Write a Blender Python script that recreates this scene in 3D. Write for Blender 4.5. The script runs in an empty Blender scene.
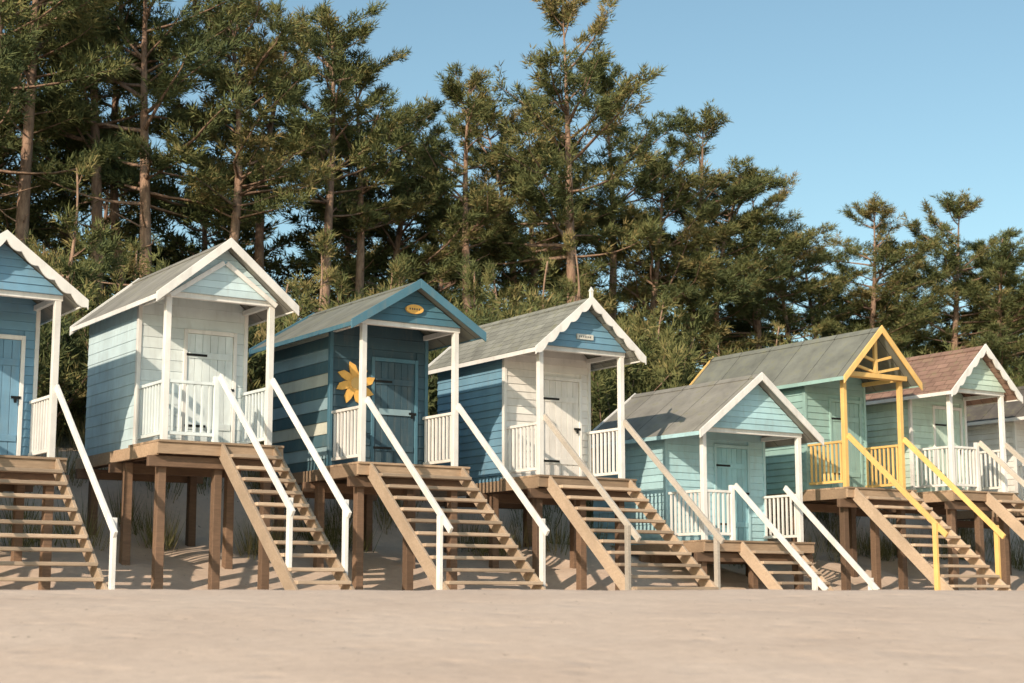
import bpy, math, random
import numpy as np
from mathutils import Vector, noise, Matrix

random.seed(7)
A = math.radians(33.5)
CA, SA = math.cos(A), math.sin(A)
P0 = (-5.055, 23.84)
def W(t, s):
    return (P0[0] + CA*t - SA*s, P0[1] + SA*t + CA*s)
def ts(x, y):
    dx, dy = x-P0[0], y-P0[1]
    return dx*CA+dy*SA, -dx*SA+dy*CA

# ---------------------------------------------------------------- materials
def newmat(name):
    m = bpy.data.materials.new(name); m.use_nodes = True
    nt = m.node_tree; nt.nodes.clear()
    out = nt.nodes.new('ShaderNodeOutputMaterial')
    b = nt.nodes.new('ShaderNodeBsdfPrincipled')
    nt.links.new(b.outputs[0], out.inputs[0])
    return m, nt, b, out
def N(nt, typ, **kw):
    n = nt.nodes.new(typ)
    for k, v in kw.items(): setattr(n, k, v)
    return n
def noise_node(nt, vec, scale, detail=4, rough=.6):
    n = N(nt, 'ShaderNodeTexNoise'); n.inputs['Scale'].default_value = scale
    n.inputs['Detail'].default_value = detail; n.inputs['Roughness'].default_value = rough
    if vec is not None: nt.links.new(vec, n.inputs['Vector'])
    return n
def mapping(nt, src, scale):
    m = N(nt, 'ShaderNodeMapping'); m.inputs['Scale'].default_value = scale
    nt.links.new(src, m.inputs['Vector']); return m.outputs[0]
def maprange(nt, src, a, b, c, d):
    m = N(nt, 'ShaderNodeMapRange')
    for i, v in zip((1, 2, 3, 4), (a, b, c, d)): m.inputs[i].default_value = v
    nt.links.new(src, m.inputs[0]); return m.outputs[0]
def mul(nt, a, b):
    m = N(nt, 'ShaderNodeMath', operation='MULTIPLY')
    for i, v in enumerate((a, b)):
        if isinstance(v, (int, float)): m.inputs[i].default_value = v
        else: nt.links.new(v, m.inputs[i])
    return m.outputs[0]
def mixc(nt, fac, a, b, mode='MIX'):
    m = N(nt, 'ShaderNodeMix', data_type='RGBA', blend_type=mode)
    if isinstance(fac, (int, float)): m.inputs[0].default_value = fac
    else: nt.links.new(fac, m.inputs[0])
    for i, v in ((6, a), (7, b)):
        if isinstance(v, tuple): m.inputs[i].default_value = (*v, 1)
        else: nt.links.new(v, m.inputs[i])
    return m.outputs[2]
def bump(nt, b, h, strength=.3, dist=.01):
    n = N(nt, 'ShaderNodeBump'); n.inputs['Strength'].default_value = strength
    n.inputs['Distance'].default_value = dist
    nt.links.new(h, n.inputs['Height']); nt.links.new(n.outputs[0], b.inputs['Normal'])
def hsv_val(nt, col, val):
    n = N(nt, 'ShaderNodeHueSaturation'); nt.links.new(val, n.inputs['Value'])
    if isinstance(col, tuple): n.inputs['Color'].default_value = (*col, 1)
    else: nt.links.new(col, n.inputs['Color'])
    return n.outputs[0]

_paint = {}
def paint(name, col, wear=.3, axis='x'):
    key = name
    if key in _paint: return _paint[key]
    m, nt, b, _ = newmat(name)
    tc = N(nt, 'ShaderNodeTexCoord').outputs['Object']
    at = N(nt, 'ShaderNodeAttribute'); at.attribute_name = 'var'
    n1 = noise_node(nt, tc, 2.2, 3)
    v = maprange(nt, n1.outputs[0], .3, .7, .88, 1.08)
    v2 = maprange(nt, at.outputs['Fac'], 0, 1, .9, 1.07)
    c = hsv_val(nt, col, mul(nt, v, v2))
    g = noise_node(nt, mapping(nt, tc, (3, 3, 30)), 1.6, 5, .75)
    f = maprange(nt, g.outputs[0], .60, .74, 0, wear)
    c = mixc(nt, f, c, (.30, .25, .2))
    n3 = noise_node(nt, mapping(nt, tc, (6, 6, 1.2)), 1.5, 3)
    c = mixc(nt, maprange(nt, n3.outputs[0], .5, .8, 0, .26), c, (.25, .24, .20))
    nt.links.new(c, b.inputs['Base Color'])
    b.inputs['Roughness'].default_value = .62
    bump(nt, b, g.outputs[0], .35, .006)
    _paint[key] = m
    return m

def wood(name, c1, c2):
    m, nt, b, _ = newmat(name)
    tc = N(nt, 'ShaderNodeTexCoord').outputs['Object']
    at = N(nt, 'ShaderNodeAttribute'); at.attribute_name = 'var'
    g = noise_node(nt, mapping(nt, tc, (2, 9, 16)), 2.5, 6, .7)
    c = mixc(nt, maprange(nt, g.outputs[0], .3, .7, 0, 1), c1, c2)
    n2 = noise_node(nt, tc, 1.7, 4)
    c = mixc(nt, maprange(nt, n2.outputs[0], .42, .7, 0, .6), c, tuple((x+y)*.33 for x, y in zip(c1, c2)))
    c = hsv_val(nt, c, maprange(nt, at.outputs['Fac'], 0, 1, .62, 1.22))
    nt.links.new(c, b.inputs['Base Color']); b.inputs['Roughness'].default_value = .8
    bump(nt, b, g.outputs[0], .5, .008)
    return m

def roofmat(name, col, shingle=False):
    m, nt, b, _ = newmat(name)
    tc = N(nt, 'ShaderNodeTexCoord').outputs['Object']
    sep = N(nt, 'ShaderNodeSeparateXYZ'); nt.links.new(tc, sep.inputs[0])
    comb = N(nt, 'ShaderNodeCombineXYZ')
    nt.links.new(sep.outputs[1], comb.inputs[0]); nt.links.new(mul(nt, sep.outputs[2], 1.5), comb.inputs[1])
    br = N(nt, 'ShaderNodeTexBrick')
    nt.links.new(comb.outputs[0], br.inputs['Vector'])
    br.inputs['Scale'].default_value = 1
    br.inputs['Brick Width'].default_value = .3 if shingle else .95
    br.inputs['Row Height'].default_value = .16 if shingle else 2.6
    br.inputs['Mortar Size'].default_value = .008 if shingle else .012
    br.inputs['Mortar Smooth'].default_value = .3
    br.offset = .5 if shingle else 0.0
    k = tuple(min(1, x*1.12) for x in col); d = tuple(x*.84 for x in col)
    br.inputs['Color1'].default_value = (*k, 1); br.inputs['Color2'].default_value = (*d, 1)
    br.inputs['Mortar'].default_value = (*[x*.42 for x in col], 1)
    n2 = noise_node(nt, tc, 2.5, 6, .7)
    c = hsv_val(nt, br.outputs['Color'], maprange(nt, n2.outputs[0], .3, .7, .72, 1.22))
    n3 = noise_node(nt, tc, 5, 5, .7)
    c = mixc(nt, maprange(nt, n3.outputs[0], .54, .70, 0, .6), c, (.19, .19, .10))
    nt.links.new(c, b.inputs['Base Color']); b.inputs['Roughness'].default_value = .95
    b.inputs['Specular IOR Level'].default_value = .25
    n4 = noise_node(nt, tc, 60, 2)
    h = N(nt, 'ShaderNodeMath', operation='ADD')
    nt.links.new(mul(nt, n4.outputs[0], .3), h.inputs[0]); nt.links.new(br.outputs['Fac'], h.inputs[1])
    bump(nt, b, h.outputs[0], .5, -.008)
    return m

def plain(name, col, rough=.6, metal=0):
    m, nt, b, _ = newmat(name)
    tc = N(nt, 'ShaderNodeTexCoord').outputs['Object']
    n1 = noise_node(nt, tc, 8, 3)
    c = hsv_val(nt, col, maprange(nt, n1.outputs[0], .3, .7, .85, 1.12))
    nt.links.new(c, b.inputs['Base Color'])
    b.inputs['Roughness'].default_value = rough; b.inputs['Metallic'].default_value = metal
    return m

WHITE = paint('white_paint', (.82, .81, .79), .2)
WOOD = wood('weathered_timber', (.50, .36, .245), (.33, .23, .155))
WOODT = wood('stair_timber', (.61, .475, .355), (.45, .335, .24))
WOODD = wood('dark_timber', (.25, .155, .10), (.14, .09, .06))
IRON = plain('black_iron', (.02, .02, .02), .5, .6)

# ---------------------------------------------------------------- mesh builder
class MB:
    def __init__(s): s.v = []; s.f = []; s.var = []
    def hexa(s, p, var=None):
        o = len(s.v); s.v += [tuple(q) for q in p]
        s.f += [(o+3, o+2, o+1, o), (o+4, o+5, o+6, o+7), (o, o+1, o+5, o+4), (o+1, o+2, o+6, o+5),
                (o+2, o+3, o+7, o+6), (o+3, o, o+4, o+7)]
        s.var += [random.random() if var is None else var]*6
    def box(s, x0, x1, y0, y1, z0, z1):
        s.hexa([(x0, y0, z0), (x1, y0, z0), (x1, y1, z0), (x0, y1, z0), (x0, y0, z1), (x1, y0, z1), (x1, y1, z1), (x0, y1, z1)])
    def beam(s, a, b, w, h, up=(0, 0, 1)):
        a = Vector(a); b = Vector(b); d = (b-a).normalized()
        u = Vector(up); sd = d.cross(u).normalized(); u = sd.cross(d).normalized()
        sd *= w/2; u *= h/2
        s.hexa([a-sd-u, a+sd-u, b+sd-u, b-sd-u, a-sd+u, a+sd+u, b+sd+u, b-sd+u])
    def poly(s, pts, y0, y1):
        n = len(pts); o = len(s.v)
        s.v += [(x, y0, z) for x, z in pts] + [(x, y1, z) for x, z in pts]
        s.f.append(tuple(range(o, o+n))); s.f.append(tuple(range(o+2*n-1, o+n-1, -1)))
        for i in range(n):
            j = (i+1) % n; s.f.append((o+i, o+n+i, o+n+j, o+j))
        s.var += [random.random()]*(n+2)
    def build(s, name, mat, parent=None, bevel=0):
        me = bpy.data.meshes.new(name); me.from_pydata(s.v, [], s.f); me.update()
        at = me.attributes.new('var', 'FLOAT', 'FACE'); at.data.foreach_set('value', s.var)
        me.materials.append(mat)
        ob = bpy.data.objects.new(name, me); bpy.context.collection.objects.link(ob)
        if parent: ob.parent = parent
        if bevel:
            md = ob.modifiers.new('bevel', 'BEVEL'); md.width = bevel; md.segments = 1; md.limit_method = 'ANGLE'
        return ob

# ---------------------------------------------------------------- ground
def smooth(a, b, x):
    t = max(0, min(1, (x-a)/(b-a))); return t*t*(3-2*t)
PROF = [(-60, -.5), (-3.2, -.42), (-1, -.25), (0, 0.0), (1.5, .45), (2.6, .75), (3.5, .95), (4.3, 1.7), (5.2, 2.4), (7, 2.9), (11, 3.6), (20, 4.7), (40, 5.5), (300, 6)]
def ground(x, y):
    t, s = ts(x, y)
    z = PROF[-1][1]
    for (a, za), (b, zb) in zip(PROF, PROF[1:]):
        if s <= b:
            z = za+(zb-za)*max(0, (s-a)/(b-a)); break
    if s > 0: z += .35*noise.noise(Vector((x*.25, y*.25, 3)))*min(1, s/3)
    z += .12*noise.noise(Vector((x*.8, y*.8, 1)))*smooth(-1, 2, s)
    front = -1.55 + (1.617)*(1-(1-max(0, min(1, (y+0)/15.0)))**1.25) if y > 0 else -1.55+.12*y*math.exp(y/60)
    k = smooth(15, 18.5, y)
    crest = front*(1-k) + z*k
    crest += .016*noise.noise(Vector((x*.35, y*.5, 9))) + .010*noise.noise(Vector((x*1.7, y*1.7, 5)))+.006*noise.noise(Vector((x*4, y*4, 2)))
    return crest
def axis(lo, hi, f0, f1, st):
    a = list(np.arange(f0, f1, st)); v = f0; d = st
    while v > lo: d *= 1.25; v -= d; a.insert(0, v)
    v = a[-1]; d = st
    while v < hi: d *= 1.25; v += d; a.append(v)
    return a
xs = axis(-900, 900, -16, 24, .15); ys = axis(-300, 1200, 7, 38, .15)
gv = [(x, y, ground(x, y)) for y in ys for x in xs]
nx = len(xs)
gf = [(j*nx+i, j*nx+i+1, (j+1)*nx+i+1, (j+1)*nx+i) for j in range(len(ys)-1) for i in range(nx-1)]
me = bpy.data.meshes.new('sand_ground'); me.from_pydata(gv, [], gf)
at = me.attributes.new('veg', 'FLOAT', 'POINT')
at.data.foreach_set('value', [smooth(4.8, 7.8, ts(x, y)[1]+1.2*noise.noise(Vector((x*.6, y*.6, 0)))) for x, y, z in gv])
me.polygons.foreach_set('use_smooth', [True]*len(gf))
m, nt, b, _ = newmat('beach_sand')
tc = N(nt, 'ShaderNodeTexCoord').outputs['Object']
n1 = noise_node(nt, tc, .6, 4); n2 = noise_node(nt, tc, 9, 5, .7)
c = mixc(nt, maprange(nt, n1.outputs[0], .3, .7, 0, 1), (.64, .50, .40), (.71, .57, .465))
c = hsv_val(nt, c, maprange(nt, n2.outputs[0], .3, .7, .9, 1.07))
sp = noise_node(nt, tc, 14, 2, .5)
c = mixc(nt, maprange(nt, sp.outputs[0], .73, .76, 0, .8), c, (.10, .075, .05))
va = N(nt, 'ShaderNodeAttribute'); va.attribute_name = 'veg'
c = mixc(nt, va.outputs['Fac'], c, (.12, .11, .05))
nt.links.new(c, b.inputs['Base Color']); b.inputs['Roughness'].default_value = .95
b.inputs['Specular IOR Level'].default_value = .2
vo = N(nt, 'ShaderNodeTexVoronoi', feature='SMOOTH_F1'); vo.inputs['Scale'].default_value = 2.6; nt.links.new(tc, vo.inputs['Vector'])
h = N(nt, 'ShaderNodeMath', operation='ADD')
nt.links.new(mul(nt, n2.outputs[0], .8), h.inputs[0]); nt.links.new(maprange(nt, vo.outputs['Distance'], 0, .35, 0, 1.4), h.inputs[1])
bump(nt, b, h.outputs[0], .35, .022)
me.materials.append(m)
g = bpy.data.objects.new('sand_ground', me); bpy.context.collection.objects.link(g)

# ---------------------------------------------------------------- beach huts
def hut(name, t, z, w, hw, ze, za, wall, front, trim, rail, roof, gable=None, porch=1.1, length=3.35,
        stair=(0.1, None), frontrail=None, barge='plain', bargecol=None, boards=.13, stripes=None, door=None,
        railwood=None, lap=.014, extra=None, run=2.29, gablestyle='boards', deckw=.12, fascia=None, midstilt=True, bh=.15):
    gable = gable or wall; bargecol = bargecol or trim; door = door or front; railwood = railwood or rail
    fascia = fascia or trim
    e = bpy.data.objects.new(name, None); bpy.context.collection.objects.link(e)
    x, y = W(t, 0); e.location = (x, y, z); e.rotation_euler = (0, 0, A)
    c = w/2; m = (za-ze)/hw; yf = -.22; yb = length+.18
    th = .06
    def under(xx): return za - abs(xx-c)*m - th - .015
    zp = under(0)
    o = MB(); o.poly([(0.02, -.03), (w-.02, -.03), (w-.02, under(w-.02)), (c, under(c)), (.02, under(.02))], porch+.02, length)
    o.build('wall_core', front, e)
    mats = stripes or [wall]
    bl = [MB() for _ in mats]
    zz = -.06; i = 0
    while zz < zp-.02:
        z1 = min(zz+boards, zp-.01)
        mb = bl[i % len(mats)]
        jx = random.uniform(-.002, .002)
        for sx, xx in ((-1, 0), (1, w)):
            a = xx+sx*(lap+.006+jx); b2 = xx+sx*.004; inn = xx-sx*.03
            p = [(a, porch+.05, zz), (inn, porch+.05, zz), (inn, length-.0, zz), (a, length, zz),
                 (b2, porch+.05, z1-.003), (inn, porch+.05, z1-.003), (inn, length, z1-.003), (b2, length, z1-.003)]
            if sx > 0: p = [p[1], p[0], p[3], p[2], p[5], p[4], p[7], p[6]]
            mb.hexa(p)
        zz += boards; i += 1
    for k, (mb, mt) in enumerate(zip(bl, mats)):
        if mb.v: mb.build('side_boards' if k == 0 else 'side_boards_stripe_%d' % k, mt, e)
    dx0, dx1, dz = w*.66-.38, w*.66+.38, 1.78
    def face_boards(mb, y, z0, back, hole, bd=boards, x0=0.0, x1=w):
        zz = z0
        while zz < za-.15:
            z1 = zz+bd
            def ext(q):
                dxx = (za-th-.02-q)/m
                return max(x0, c-dxx), min(x1, c+dxx)
            a0, a1 = ext(zz); b0, b1 = ext(z1)
            if b1 <= b0: b0 = b1 = c
            segs = [(a0, a1, b0, b1)]
            if hole and zz < dz+.06: segs = [(a0, dx0-.05, b0, dx0-.05), (dx1+.05, a1, dx1+.05, b1)]
            for q0, q1, r0, r1 in segs:
                if q1-q0 < .02: continue
                mb.hexa([(q0, y-lap-.004, zz), (q1, y-lap-.004, zz), (q1, y+back, zz), (q0, y+back, zz),
                         (r0, y-.003, z1-.003), (r1, y-.003, z1-.003), (r1, y+back, z1-.003), (r0, y+back, z1-.003)])
            zz += bd
    mb = MB(); face_boards(mb, porch, -.02, .03, True); mb.build('front_boards', front, e)
    if gablestyle == 'boards':
        mb = MB(); face_boards(mb, .0, zp-.02, .04, False, .11); mb.build('gable_boards', gable, e)
    mb = MB()
    n = 6; bw = (dx1-dx0)/n
    for k in range(n): mb.box(dx0+k*bw+.003, dx0+(k+1)*bw-.003, porch-.012, porch+.02, .03, dz)
    mb.box(dx0+.02, dx1-.02, porch-.03, porch-.013, .3, .4); mb.box(dx0+.02, dx1-.02, porch-.03, porch-.013, 1.4, 1.5)
    mb.build('door', door, e, .003)
    mb = MB()
    mb.box(dx0-.06, dx0-.003, porch-.035, porch+.02, 0, dz+.07); mb.box(dx1+.003, dx1+.06, porch-.035, porch+.02, 0, dz+.07)
    mb.box(dx0-.003, dx1+.003, porch-.034, porch+.02, dz+.005, dz+.07)
    for xx in (-.03, w-.03): mb.box(xx, xx+.06, porch-.028, porch+.048, -.05, zp-.01)
    mb.build('door_frame_and_corner_trim', fascia if fascia is not trim else trim, e, .004)
    mb = MB()
    for hz in (.35, 1.45): mb.box(dx0-.02, dx0+.32, porch-.042, porch-.0305, hz-.018, hz+.018)
    mb.box(dx1-.12, dx1+.02, porch-.045, porch-.033, .92, .96); mb.box(dx1-.08, dx1-.04, porch-.06, porch-.046, .86, .925)
    mb.build('door_hinges_and_padlock', IRON, e)
    mb = MB()
    for sx in (-1, 1):
        tx = c+sx*hw
        p = [(tx, yf, ze-th), (c, yf, za-th), (c, yb, za-th), (tx, yb, ze-th), (tx, yf, ze), (c, yf, za), (c, yb, za), (tx, yb, ze)]
        if sx > 0: p = [p[1], p[0], p[3], p[2], p[5], p[4], p[7], p[6]]
        mb.hexa(p)
    mb.build('roof', roof, e)
    mb = MB()
    for sx in (-1, 1): mb.beam((c+sx*.06, yf+.01, za+.012-.06*m), (c+sx*.06, yb, za+.012-.06*m), .14, .016, (sx*m, 0, 1))
    mb.build('ridge_cap', roof, e)
    mb = MB()
    for sx in (-1, 1):
        xx = c+sx*(hw+.012); mb.box(min(xx, xx-sx*.02), max(xx, xx-sx*.02)+0, yf+.0, yb, ze-th-.015, ze-.006)
    mb.build('eave_fascia', fascia, e)
    for yy, nm in ((yf-.032, 'barge_boards'), (yb+.002, 'rear_barge_boards')):
        mb = MB()
        for sx in (-1, 1):
            if barge == 'scallop' and yy < 0:
                K = 56; L = hw+.04
                for k in range(K):
                    u0, u1 = k/K, (k+1)/K
                    q = []
                    for u in (u0, u1):
                        xx = c+sx*u*L; zt = za+.04-u*L*m
                        q.append((xx, zt, zt-.12-.065*abs(math.sin(u*math.pi*5.0+.25))))
                    (xa, ta, ba), (xb, tb, bb) = q
                    if sx < 0: (xa, ta, ba), (xb, tb, bb) = q[1], q[0]
                    mb.hexa([(xa, yy, ba), (xb, yy, bb), (xb, yy+.03, bb), (xa, yy+.03, ba), (xa, yy, ta), (xb, yy, tb), (xb, yy+.03, tb), (xa, yy+.03, ta)], .5)
            else:
                xa, xb = c, c+sx*(hw+.04); ta, tb = za+.04, za+.04-(hw+.04)*m
                if sx < 0: xa, xb, ta, tb = xb, xa, tb, ta
                mb.hexa([(xa, yy, ta-bh), (xb, yy, tb-bh), (xb, yy+.03, tb-bh), (xa, yy+.03, ta-bh), (xa, yy, ta), (xb, yy, tb), (xb, yy+.03, tb), (xa, yy+.03, ta)])
        mb.build(nm, bargecol, e, 0 if barge == 'scallop' else .004)
    mb = MB(); ps = .045
    for xx in (ps, w-ps): mb.box(xx-ps, xx+ps, .045, .045+2*ps, 0, zp-.10)
    mb.box(0-.02, w+.02, .042, .125, zp-.098, zp-.018)
    for xx in (ps, w-ps): mb.box(xx-.035, xx+.035, .13, porch-.03, zp-.095, zp-.018)
    if gablestyle == 'truss':
        mb.box(c-.04, c+.04, -.06, 0.0, zp-.0, under(c)-.01)
        mb.box(-.03, w+.03, -.062, .0, zp-.095, zp-.003)
        for sx in (-1, 1):
            mb.beam((c+sx*.05, -.03, zp+.25), (c+sx*.42*hw, -.03, under(c+.42*hw)-.03), .05, .05)
            mb.beam((c+sx*.04, -.03, zp+.02), (c+sx*.62*hw, -.03, under(c+.62*hw)-.03), .05, .05)
    if gablestyle == 'boards' and barge == 'collar':
        for sx in (-1, 1): mb.beam((c+sx*.02, -.05, under(c)-.24), (c+sx*(w*.5-.02), -.05, zp-.10), .03, .07, (0, 0, 1))
    mb.build('porch_frame', trim, e, .004)
    mb = MB()
    def railing(a, b):
        a = Vector(a); b = Vector(b); L = (b-a).length; d = (b-a)/L
        mb.beam(a+Vector((0, 0, .88)), b+Vector((0, 0, .88)), .07, .045)
        mb.beam(a+Vector((0, 0, .12)), b+Vector((0, 0, .12)), .045, .05)
        n = max(2, int(L/.105))
        for k in range(n):
            q = a+d*(L*(k+.5)/n)
            mb.box(q.x-.018, q.x+.018, q.y-.018, q.y+.018, .148, .855)
    railing((ps, .15, 0), (ps, porch-.03, 0)); railing((w-ps, .15, 0), (w-ps, porch-.03, 0))
    if frontrail:
        a, b2 = frontrail
        railing((a, .09, 0), (b2, .09, 0))
        mb.box(b2, b2+.08, .05, .13, 0, 1.0)
    mb.build('porch_railings', rail, e, .003)
    mb = MB(); yy = -.13
    while yy < porch-.05: mb.box(-deckw, w+deckw, yy, yy+.115, -.035, 0); yy += .122
    mb.build('deck_boards', WOOD, e, .003)
    mb = MB()
    mb.box(-deckw, w+deckw, -.10, -.055, -.20, -.037)
    mb.box(-deckw+.001, -deckw+.045, -.05, length+.1, -.22, -.037); mb.box(w+deckw-.045, w+deckw-.001, -.05, length+.1, -.22, -.037)
    mb.build('rim_joists', WOOD, e, .004)
    mb = MB()
    for yj in (.02, 1.6, 3.1): mb.box(-deckw-.08, w+deckw+.08, yj, yj+.09, -.38, -.222)
    for xj in np.linspace(.15, w-.15, 4): mb.box(xj, xj+.045, -.05, length+.05, -.2, -.04)
    gz = -z-.9
    for yj in (.11, 1.45, 2.95):
        for xj in ((-.02, c-.02, w-.1) if (midstilt and yj < 1) else (-.02, w-.1)):
            zb = gz+1 if yj > 2 else gz
            mb.hexa([(xj, yj, zb), (xj+.14, yj, zb), (xj+.14, yj+.14, zb), (xj, yj+.14, zb),
                     (xj+.01, yj+.004, -.225), (xj+.13, yj+.004, -.225), (xj+.13, yj+.136, -.225), (xj+.01, yj+.136, -.225)])
    mb.build('stilts_and_bearers', WOODD, e, .006)
    x0, x1 = stair; x1 = x1 or w-.02
    sl = .84; bot = -z-.5
    R = -bot/sl
    mb = MB()
    for xx in (x0, x1): mb.beam((xx, -.06, -.10), (xx, -.06-R, bot-.10), .045, .22)
    mb.build('stair_stringers', WOODT, e, .004)
    mb = MB(); k = 1; rise = .185
    while k*rise < -bot:
        yk = -.12-k*rise/sl
        dzr = random.uniform(-.006, .006)
        mb.box(x0+.02, x1-.02, yk-.10+random.uniform(-.01, .01), yk+.11, -k*rise-.05+dzr, -k*rise+dzr)
        k += 1
    mb.build('stair_treads', WOODT, e, .006)
    mb = MB()
    for xx in (x0-.0, x1+.0):
        zt = 1.0
        mb.beam((xx, .04, zt+.0), (xx, -run-.22, zt-(run+.26)*sl*1.0), .045, .10)
        zb = zt-(run+.04)*sl
        mb.box(xx-.085 if xx < c else xx+.026, xx-.026 if xx < c else xx+.085, -run-.045, -run+.045, bot-.3, zb+.04)
    mb.build('stair_handrails', railwood, e, .004)
    if extra: extra(e, w, c, zp, za, porch, under)
    return e

RG = roofmat('grey_felt_roof', (.25, .245, .225)); RS = roofmat('grey_shingle_roof', (.27, .275, .245), True)
RB = roofmat('brown_shingle_roof', (.30, .19, .15), True); RGG = roofmat('green_grey_roof', (.19, .20, .18))
RD = roofmat('dark_felt_roof', (.12, .11, .10))
blue1 = paint('blue_paint', (.18, .36, .52), .2); pale = paint('pale_blue_paint', (.58, .74, .80), .12)
navy = paint('navy_teal_paint', (.04, .09, .125)); teal = paint('teal_blue_paint', (.07, .18, .25))
s1 = paint('stripe_teal', (.07, .145, .18)); s2 = paint('stripe_cream', (.62, .64, .56)); s3 = paint('stripe_blue', (.27, .40, .46))
blue4 = paint('mid_blue_paint', (.16, .32, .45)); cream = paint('cream_white_paint', (.80, .78, .75), .2)
cyan = paint('aqua_paint', (.43, .67, .74), .2); cyand = paint('deep_aqua_paint', (.30, .55, .62))
sea = paint('sea_green_paint', (.31, .49, .46)); yel = paint('yellow_paint', (.84, .54, .19), .2)
mint = paint('mint_paint', (.54, .69, .61)); greyw = wood('grey_rail_timber', (.58, .53, .47), (.44, .39, .34))
yellow_sign = plain('yellow_sign_paint', (.85, .48, .12)); signw = plain('sign_board_paint', (.6, .6, .55)); signd = plain('sign_lettering', (.05, .06, .08))
palew = paint('pale_white_paint', (.72, .80, .82), .12)

def sunflower(e, w, c, zp, za, porch, under):
    mb = MB(); cx, cz = .44, 1.38
    for k in range(8):
        a = k*2*math.pi/8+.2
        def P(r, d): return (cx+r*math.cos(a+d), cz+r*math.sin(a+d))
        mb.poly([P(.05, -.6), P(.2, -.36), P(.3, -.17), P(.37, .12), P(.27, .26), P(.18, .36), P(.05, .6)], porch-.045-.002*(k % 3), porch-.022)
    mb.build('sunflower_cutout', yellow_sign, e)
    mb = MB()
    mb.poly([(cx+.10*math.cos(i*math.pi/8), cz+.10*math.sin(i*math.pi/8)) for i in range(16)], porch-.06, porch-.03)
    mb.build('sunflower_centre', yel, e)
    mb = MB(); mb.poly([(c+.16*math.cos(i*math.pi/10), zp+.2+.075*math.sin(i*math.pi/10)) for i in range(20)], -.06, -.02)
    mb.build('oval_name_sign', yellow_sign, e)
    mb = MB()
    for i in range(5): mb.box(c-.1+i*.042, c-.08+i*.042, -.064, -.061, zp+.185, zp+.215)
    mb.build('name_sign_lettering', signd, e)
    mb = MB(); mb.box(w*.66-.3, w*.66+.3, porch-.04, porch-.031, .9, 1.0)
    mb.build('door_rail', s3, e)
def plaque(e, w, c, zp, za, porch, under):
    mb = MB(); mb.box(c-.17, c+.17, -.05, -.02, zp+.13, zp+.22); mb.build('name_plaque', signw, e)
    mb = MB()
    for i in range(7): mb.box(c-.13+i*.038, c-.115+i*.038, -.054, -.051, zp+.16, zp+.19)
    mb.build('plaque_lettering', signd, e)
    mb = MB(); mb.box(c-.025, c+.025, -.25, -.2, za-.02, za+.12)
    mb.hexa([(c-.035, -.26, za+.12), (c+.035, -.26, za+.12), (c+.035, -.19, za+.12), (c-.035, -.19, za+.12),
             (c-.004, -.228, za+.2), (c+.004, -.228, za+.2), (c+.004, -.222, za+.2), (c-.004, -.222, za+.2)])
    mb.build('finial', WHITE, e)

H = 'beach_hut'
hut(H, -6.7, 1.9, 1.8, 1.12, 2.0, 2.98, sea, sea, WHITE, WHITE, RG)
hut(H, -3.36, 1.92, 1.8, 1.15, 2.22, 3.06, blue1, blue1, WHITE, WHITE, RG, barge='scallop', stair=(.1, None))
hut(H, 0.0, 2.255, 1.75, 1.10, 2.12, 3.02, pale, palew, WHITE, palew, RG, gable=pale, frontrail=(.1, .80), stair=(.88, None), barge='collar', railwood=WHITE, lap=.006, boards=.17)
hut(H, 3.262, 2.08, 1.79, 1.2, 2.18, 2.92, s1, navy, WHITE, cream, RGG, gable=teal, bargecol=teal, stripes=[s1, s3, s1, s2], boards=.2, door=navy, extra=sunflower, fascia=teal)
hut(H, 6.641, 2.016, 1.80, 1.12, 2.12, 3.05, blue4, cream, WHITE, WHITE, RS, gable=blue4, barge='scallop', extra=plaque, railwood=greyw)
hut(H, 10.19, 1.01, 2.4, 1.46, 1.92, 3.03, cyan, cyan, WHITE, WHITE, RG, gable=cyan, door=cyand, frontrail=(.1, .66), stair=(.74, 1.95), run=2.0, fascia=cyan)
hut(H, 13.72, 2.075, 1.62, 1.02, 2.1, 3.12, sea, sea, yel, yel, RGG, gablestyle='truss', length=4.6, stair=(.08, None), run=2.1, fascia=sea)
hut(H, 16.68, 2.12, 1.64, 1.02, 1.98, 2.96, mint, mint, WHITE, WHITE, RB, barge='scallop', frontrail=(.1, .75), stair=(.83, None), railwood=greyw)
hut(H, 19.9, 1.95, 1.7, 1.05, 1.9, 2.7, cream, cream, WHITE, WHITE, RD)

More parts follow.
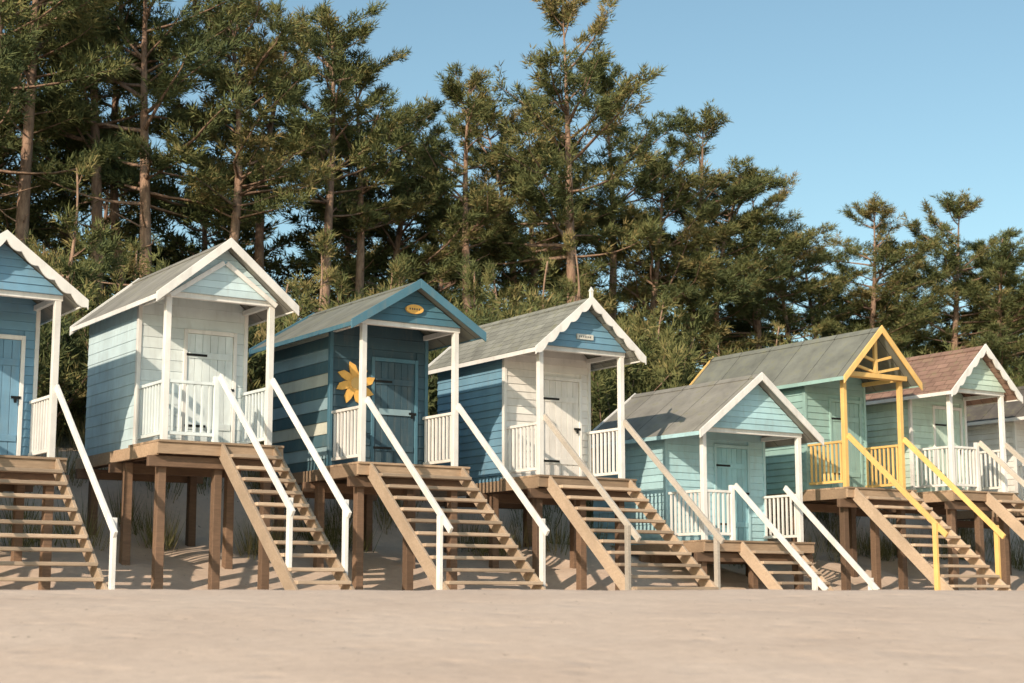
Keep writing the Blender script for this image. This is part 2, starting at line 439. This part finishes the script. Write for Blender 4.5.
# ---------------------------------------------------------------- vegetation
rng = np.random.default_rng(11)
class Tree:
    def __init__(s): s.V = []; s.F = []; s.M = []; s.C = []; s.n = 0
    def add(s, v, f, mat, var):
        s.V.append(v); s.F.append(f+s.n); s.M.append(np.full(len(f), mat)); s.C.append(var); s.n += len(v)
    def tube(s, pts, rad, k=5, var=.5):
        pts = np.asarray(pts, float); n = len(pts); vs = []
        for i in range(n):
            d = pts[min(i+1, n-1)]-pts[max(i-1, 0)]; d /= np.linalg.norm(d)+1e-9
            a = np.cross(d, [0, 0, 1.] if abs(d[2]) < .9 else [1., 0, 0]); a /= np.linalg.norm(a); b = np.cross(d, a)
            for j in range(k):
                t = 2*math.pi*j/k; vs.append(pts[i]+rad[i]*(math.cos(t)*a+math.sin(t)*b))
        f = []
        for i in range(n-1):
            for j in range(k):
                a = i*k+j; b = i*k+(j+1) % k; f += [(a, b, b+k), (a, b+k, a+k)]
        s.add(np.array(vs), np.array(f), 0, np.full(len(f), var))
    def needles(s, P, D, per, length, width, spread=.8):
        lf = np.array([noise.noise(Vector((p[0]*.7, p[1]*.7, p[2]*.7))) for p in P])
        cv0 = .5*rng.random(len(P))+.5*np.clip(.5+1.1*lf, 0, 1)
        P = np.repeat(P, per, 0); D = np.repeat(D, per, 0); n = len(P)
        cv = np.repeat(cv0, per)
        r = rng.normal(size=(n, 3)); r /= np.linalg.norm(r, axis=1)[:, None]
        d = D*.75+r*spread+np.array([0, 0, .12]); d /= np.linalg.norm(d, axis=1)[:, None]
        L = length*rng.uniform(.6, 1.2, n)[:, None]
        r2 = np.cross(d, rng.normal(size=(n, 3))); r2 /= np.linalg.norm(r2, axis=1)[:, None]
        o = P+r*length*.25
        v = np.empty((n*3, 3)); v[0::3] = o-r2*width*.5; v[1::3] = o+r2*width*.5; v[2::3] = o+d*L
        f = np.arange(n*3).reshape(n, 3)
        s.add(v, f, 1, np.clip(cv+rng.normal(0, .08, n), 0, 1))
    def mesh(s, name, mats):
        V = np.concatenate(s.V); F = np.concatenate(s.F); M = np.concatenate(s.M); C = np.concatenate(s.C)
        me = bpy.data.meshes.new(name); me.vertices.add(len(V)); me.vertices.foreach_set('co', V.ravel())
        me.loops.add(F.size); me.loops.foreach_set('vertex_index', F.ravel().astype(np.int32))
        me.polygons.add(len(F)); me.polygons.foreach_set('loop_start', np.arange(0, F.size, 3, dtype=np.int32))
        me.polygons.foreach_set('material_index', M.astype(np.int32))
        at = me.attributes.new('var', 'FLOAT', 'FACE'); at.data.foreach_set('value', C.astype(np.float32))
        for m in mats: me.materials.append(m)
        me.update(calc_edges=True); return me

def leafmat(name, dark, mid, warm):
    m = bpy.data.materials.new(name); m.use_nodes = True; nt = m.node_tree; nt.nodes.clear()
    out = N(nt, 'ShaderNodeOutputMaterial')
    at = N(nt, 'ShaderNodeAttribute'); at.attribute_name = 'var'
    oi = N(nt, 'ShaderNodeObjectInfo')
    ad2 = N(nt, 'ShaderNodeMath', operation='ADD'); nt.links.new(mul(nt, at.outputs['Fac'], .8), ad2.inputs[0]); nt.links.new(mul(nt, oi.outputs['Random'], .25), ad2.inputs[1])
    cr = N(nt, 'ShaderNodeValToRGB'); cr.color_ramp.elements[0].position = .15; cr.color_ramp.elements[0].color = (*dark, 1)
    cr.color_ramp.elements[1].position = .95; cr.color_ramp.elements[1].color = (*warm, 1)
    el = cr.color_ramp.elements.new(.6); el.color = (*mid, 1)
    nt.links.new(ad2.outputs[0], cr.inputs[0])
    d = N(nt, 'ShaderNodeBsdfDiffuse')
    nt.links.new(cr.outputs[0], d.inputs['Color']); nt.links.new(d.outputs[0], out.inputs[0])
    return m
NEED = leafmat('pine_needles', (.085, .11, .055), (.155, .17, .07), (.30, .23, .105))
SHRUB = leafmat('shrub_foliage', (.095, .115, .05), (.17, .17, .07), (.31, .24, .115))
mk, nt, b, _ = newmat('pine_bark')
tc = N(nt, 'ShaderNodeTexCoord').outputs['Object']
nb = noise_node(nt, mapping(nt, tc, (6, 6, 1.6)), 2, 4, .7)
c = mixc(nt, maprange(nt, nb.outputs[0], .35, .65, 0, 1), (.20, .125, .09), (.42, .28, .20))
nt.links.new(c, b.inputs['Base Color']); b.inputs['Roughness'].default_value = .95; bump(nt, b, nb.outputs[0], .8, .04)
BARK = mk

def pine(name, Ht, start, R, dens=1.0, lean=.5, top=.5, needle=(.20, .034), per=6, cl=1.0):
    T = Tree(); ph = rng.uniform(0, 6.28, 4)
    def axisp(z):
        u = z/Ht
        return np.array([lean*u*math.sin(ph[0]+1.7*u)+.12*math.sin(ph[1]+5*u), lean*u*math.cos(ph[2]+1.9*u)+.12*math.sin(ph[3]+4*u), z])
    n = 22; zs = np.linspace(-.6, Ht, n)
    r0 = .0135*Ht+.02
    T.tube([axisp(max(z, -0.6)) for z in zs], [max(.02, r0*(1-max(z, 0)/Ht)**.75) for z in zs], 8)
    P = []; D = []
    z = start*Ht*.6
    while z < Ht*.985:
        cc = (z-start*Ht)/(Ht*(1-start))
        dead = cc < 0
        for _ in range(rng.integers(2, 5)):
            az = rng.uniform(0, 6.283)
            if not dead:
                g = noise.noise(Vector((math.cos(az)*1.3+ph[0]*7, math.sin(az)*1.3, z*.55)))
                if g < -.13/dens: continue
                L = R*(min(1, .55+cc*1.8)*(1-cc)**top+.12)*rng.uniform(.6, 1.25)
            else:
                if rng.random() < .6: continue
                L = R*rng.uniform(.15, .5)
            el = math.radians(rng.uniform(-8, 22)+38*max(cc, 0)**1.3)
            base = axisp(z); pts = [base]; d = np.array([math.cos(az)*math.cos(el), math.sin(az)*math.cos(el), math.sin(el)])
            ns = 6
            for k in range(ns):
                d = d+np.array([rng.normal(0, .12), rng.normal(0, .12), .05+rng.normal(0, .07)]); d /= np.linalg.norm(d)
                pts.append(pts[-1]+d*L/ns)
            rb = max(.012, .018*L+.008)
            T.tube(pts, list(np.linspace(rb, .008, ns+1)), 3, .4)
            if dead: continue
            pts = np.array(pts)
            nt_ = int(5+L*5.2*dens)
            for q in range(nt_):
                u = rng.uniform(.22, 1)**.8*ns; i = min(int(u), ns-1); p = pts[i]+(pts[i+1]-pts[i])*(u-i)
                dd = (pts[i+1]-pts[i]); dd /= np.linalg.norm(dd)
                sd = np.cross(dd, [0, 0, 1]); sd /= np.linalg.norm(sd)+1e-6
                td = dd*rng.uniform(.2, 1)+sd*rng.choice([-1, 1])*rng.uniform(.3, 1)+np.array([0, 0, rng.uniform(-.1, .6)]); td /= np.linalg.norm(td)
                tl = rng.uniform(.2, .65)*(.5+.25*L)
                m_ = int((4+int(tl*6))*cl)
                for k in range(m_):
                    P.append(p+td*tl*(.25+.85*k/m_)+rng.normal(0, .035, 3)); D.append(td)
            for k in range(3): P.append(pts[-1]+rng.normal(0, .06, 3)); D.append(d)
        z += rng.uniform(.22, .40)*(1.0 if not dead else 1.6)
    T.needles(np.array(P), np.array(D), per, needle[0], needle[1])
    return T.mesh(name, [BARK, NEED])

def bush(name, Hh, R, mat):
    T = Tree(); P = []; D = []
    for _ in range(40):
        az = rng.uniform(0, 6.283); r = R*math.sqrt(rng.random())*.5
        el = math.radians(rng.uniform(25, 88)); L = Hh*rng.uniform(.6, 1.05)
        p = np.array([r*math.cos(az), r*math.sin(az), 0.]); d = np.array([math.cos(az)*math.cos(el)*R/Hh*1.3, math.sin(az)*math.cos(el)*R/Hh*1.3, math.sin(el)])
        pts = [p]
        for k in range(5):
            d = d+rng.normal(0, .12, 3); d[2] += .06; pts.append(pts[-1]+d/np.linalg.norm(d)*L/5)
        T.tube(pts, list(np.linspace(.025, .006, 6)), 3, .4)
        pts = np.array(pts)
        for q in range(24):
            u = rng.uniform(.15, 1)**.7*5; i = min(int(u), 4); p = pts[i]+(pts[i+1]-pts[i])*(u-i)
            td = rng.normal(size=3)+np.array([0, 0, .8])+d*.6; td /= np.linalg.norm(td); tl = rng.uniform(.15, .5)
            for k in range(3): P.append(p+td*tl*(k+1)/3); D.append(td)
    T.needles(np.array(P), np.array(D), 7, .15, .032, .8)
    return T.mesh(name, [BARK, mat])

PM = [pine('pine_a', 12, .50, 2.8), pine('pine_b', 13, .54, 2.6, lean=.9), pine('pine_c', 12, .40, 3.0, dens=1.1),
      pine('pine_d', 12.5, .50, 2.5, lean=.3, top=.6), pine('pine_e', 11, .28, 3.1, dens=1.1, top=.6), pine('pine_f', 12, .46, 2.7, lean=1.1, dens=.95)]
HT = [12, 13, 12, 12.5, 11, 12]
PB = [pine('pine_far_a', 12, .3, 3.1, dens=1.0, needle=(.32, .07), per=4, cl=.5), pine('pine_far_b', 12, .22, 3.1, dens=1.1, needle=(.32, .07), per=4, cl=.5)]
def put(name, me, x, y, ztop=None, ht=None, vh=12, rot=None, wide=1.0, base=None):
    o = bpy.data.objects.new(name, me); bpy.context.collection.objects.link(o)
    zb = ground(x, y)-.1 if base is None else base
    h = ht if ht else ztop-zb
    s = h/vh; o.location = (x, y, zb); k = (s*.5+.5)*wide
    o.scale = (k, k, s); o.rotation_euler = (0, 0, random.uniform(0, 6.28) if rot is None else rot)
    return o
random.seed(21)
keys = [(-4.7, 41, 14.9, 0), (-4.2, 42.5, 14.0, 3), (-7.4, 39, 14.7, 5), (-1.36, 44, 14.1, 3), (1.6, 45, 16.4, 2), (-.2, 46, 14.0, 5), (2.9, 48, 15.4, 3),
        (5.5, 50, 14.6, 2), (4.2, 49, 13.2, 4), (7.8, 52, 13.1, 2), (10.2, 54, 11.9, 4), (11.8, 54, 12.7, 2), (14.9, 55, 13.2, 2), (17.7, 57, 12.2, 4),
        (16.4, 55, 12.2, 4), (13.2, 56, 11.8, 2), (6.8, 51, 13.0, 5), (9.1, 53, 11.6, 2),
        (-6.2, 42, 15.4, 1), (-3.3, 44.5, 13.4, 4), (-8.6, 38, 16.2, 2), (-10.0, 39, 17, 0), (-10.9, 36.5, 17, 3), (-11.6, 35.5, 16.5, 2), (-12.9, 38, 17, 2), (-9.4, 41, 16, 5),
        (.7, 47, 13.8, 4), (20, 58, 12.4, 4), (22.5, 60, 13, 1), (-15, 36, 16, 0), (-17.5, 34, 16, 4), (-20, 31, 15, 2), (25, 62, 13, 2)]
for x, y, zt, v in keys: put('pine_tree', PM[v], x, y, ztop=zt, vh=HT[v], wide=1.14 if x > 4.5 else 1.05)
for row, (off, n) in enumerate(((5, 18), (11, 18), (20, 16))):
    for i in range(n):
        f = i/(n-1); x = -24+54*f+random.uniform(-1, 1)
        y = 43.5+.55*x*.9+off+random.uniform(-1.5, 1.5)
        skyl = 12.6 + (2.0 if x < -1 else 0) - (1.4 if x > 6 else 0)
        put('pine_tree', PB[random.randrange(2)], x, y, ztop=skyl*random.uniform(.80, .95), vh=12)
YP = [pine('young_pine_a', 4, .05, 1.3, dens=1.4, lean=.15, top=.8, needle=(.16, .024), per=6), pine('young_pine_b', 4.4, .08, 1.2, dens=1.4, lean=.3, top=.7, needle=(.16, .024), per=6)]
BM = [bush('shrub_a', 2.2, 1.6, SHRUB), bush('shrub_b', 2.6, 1.5, NEED), bush('shrub_c', 1.9, 1.8, NEED)]
for i in range(40):
    t = -9+i*.9+random.uniform(-.4, .4); s = random.uniform(8.0, 12)
    x, y = W(t, s); v = random.randrange(2)
    put('young_pine_tree', YP[v], x, y, ht=random.choice([random.uniform(2.4, 3.6), random.uniform(3.2, 5.0)]), vh=4.2)
th = bpy.data.objects.new('shrub_thicket', None); bpy.context.collection.objects.link(th)
for i in range(110):
    t = -12+random.random()*40; s = random.choice([random.uniform(6.3, 8), random.uniform(7, 11), random.uniform(8, 14), random.uniform(12, 18)])
    x, y = W(t, s); v = random.randrange(3)
    o = put('shrub', BM[v], x, y, ht=random.uniform(1.6, 3.4), vh=2.2); o.parent = th
T = Tree(); P = []; D = []
for i in range(460):
    t = random.uniform(-8, 24); s = random.gauss(5.5, .8)
    if random.random() < .2: s = random.uniform(2.2, 4.6)
    x, y = W(t, s); z = ground(x, y)
    for k in range(10):
        P.append((x+random.gauss(0, .09), y+random.gauss(0, .09), z-.03)); D.append((0, 0, 1.1))
T.needles(np.array(P), np.array(D), 7, .62, .014, .38)
GR = leafmat('marram_grass_blades', (.11, .12, .05), (.20, .19, .085), (.36, .29, .16))
mg = T.mesh('marram_grass', [BARK, GR]); o = bpy.data.objects.new('marram_grass', mg); bpy.context.collection.objects.link(o)

# ---------------------------------------------------------------- light
sd = Vector((-.45, -.89, 0)).normalized(); el = math.radians(25)
sdir = Vector((sd.x*math.cos(el), sd.y*math.cos(el), math.sin(el)))
L = bpy.data.lights.new('sun', 'SUN'); L.energy = 4.6; L.angle = math.radians(.5); L.color = (1, .82, .63)
lo = bpy.data.objects.new('sun', L); bpy.context.collection.objects.link(lo)
lo.rotation_euler = sdir.to_track_quat('Z', 'Y').to_euler()
w = bpy.data.worlds.new('World'); bpy.context.scene.world = w; w.use_nodes = True
nt = w.node_tree; nt.nodes.clear()
sky = N(nt, 'ShaderNodeTexSky', sky_type='NISHITA'); sky.sun_disc = False
sky.sun_elevation = el; sky.sun_rotation = math.atan2(sd.x, sd.y)
sky.air_density = 1.0; sky.dust_density = 1.0; sky.ozone_density = 1.0
bg = N(nt, 'ShaderNodeBackground'); bg.inputs[1].default_value = .148
wo = N(nt, 'ShaderNodeOutputWorld')
tint = mixc(nt, 1.0, sky.outputs[0], (1.0, 1.12, 1.0), 'MULTIPLY')
nt.links.new(tint, bg.inputs[0]); nt.links.new(bg.outputs[0], wo.inputs[0])

# ---------------------------------------------------------------- camera
cam = bpy.data.cameras.new('camera'); co = bpy.data.objects.new('camera', cam); bpy.context.collection.objects.link(co)
cam.lens = 1650/1024*36; cam.sensor_width = 36; cam.clip_end = 3000
co.location = (0, 0, 0); co.rotation_euler = (math.radians(90+8.82), 0, 0)
cam.dof.use_dof = True; cam.dof.focus_distance = 26; cam.dof.aperture_fstop = 2.0
bpy.context.scene.camera = co
bpy.context.scene.view_settings.view_transform = 'Standard'; bpy.context.scene.view_settings.look = 'None'
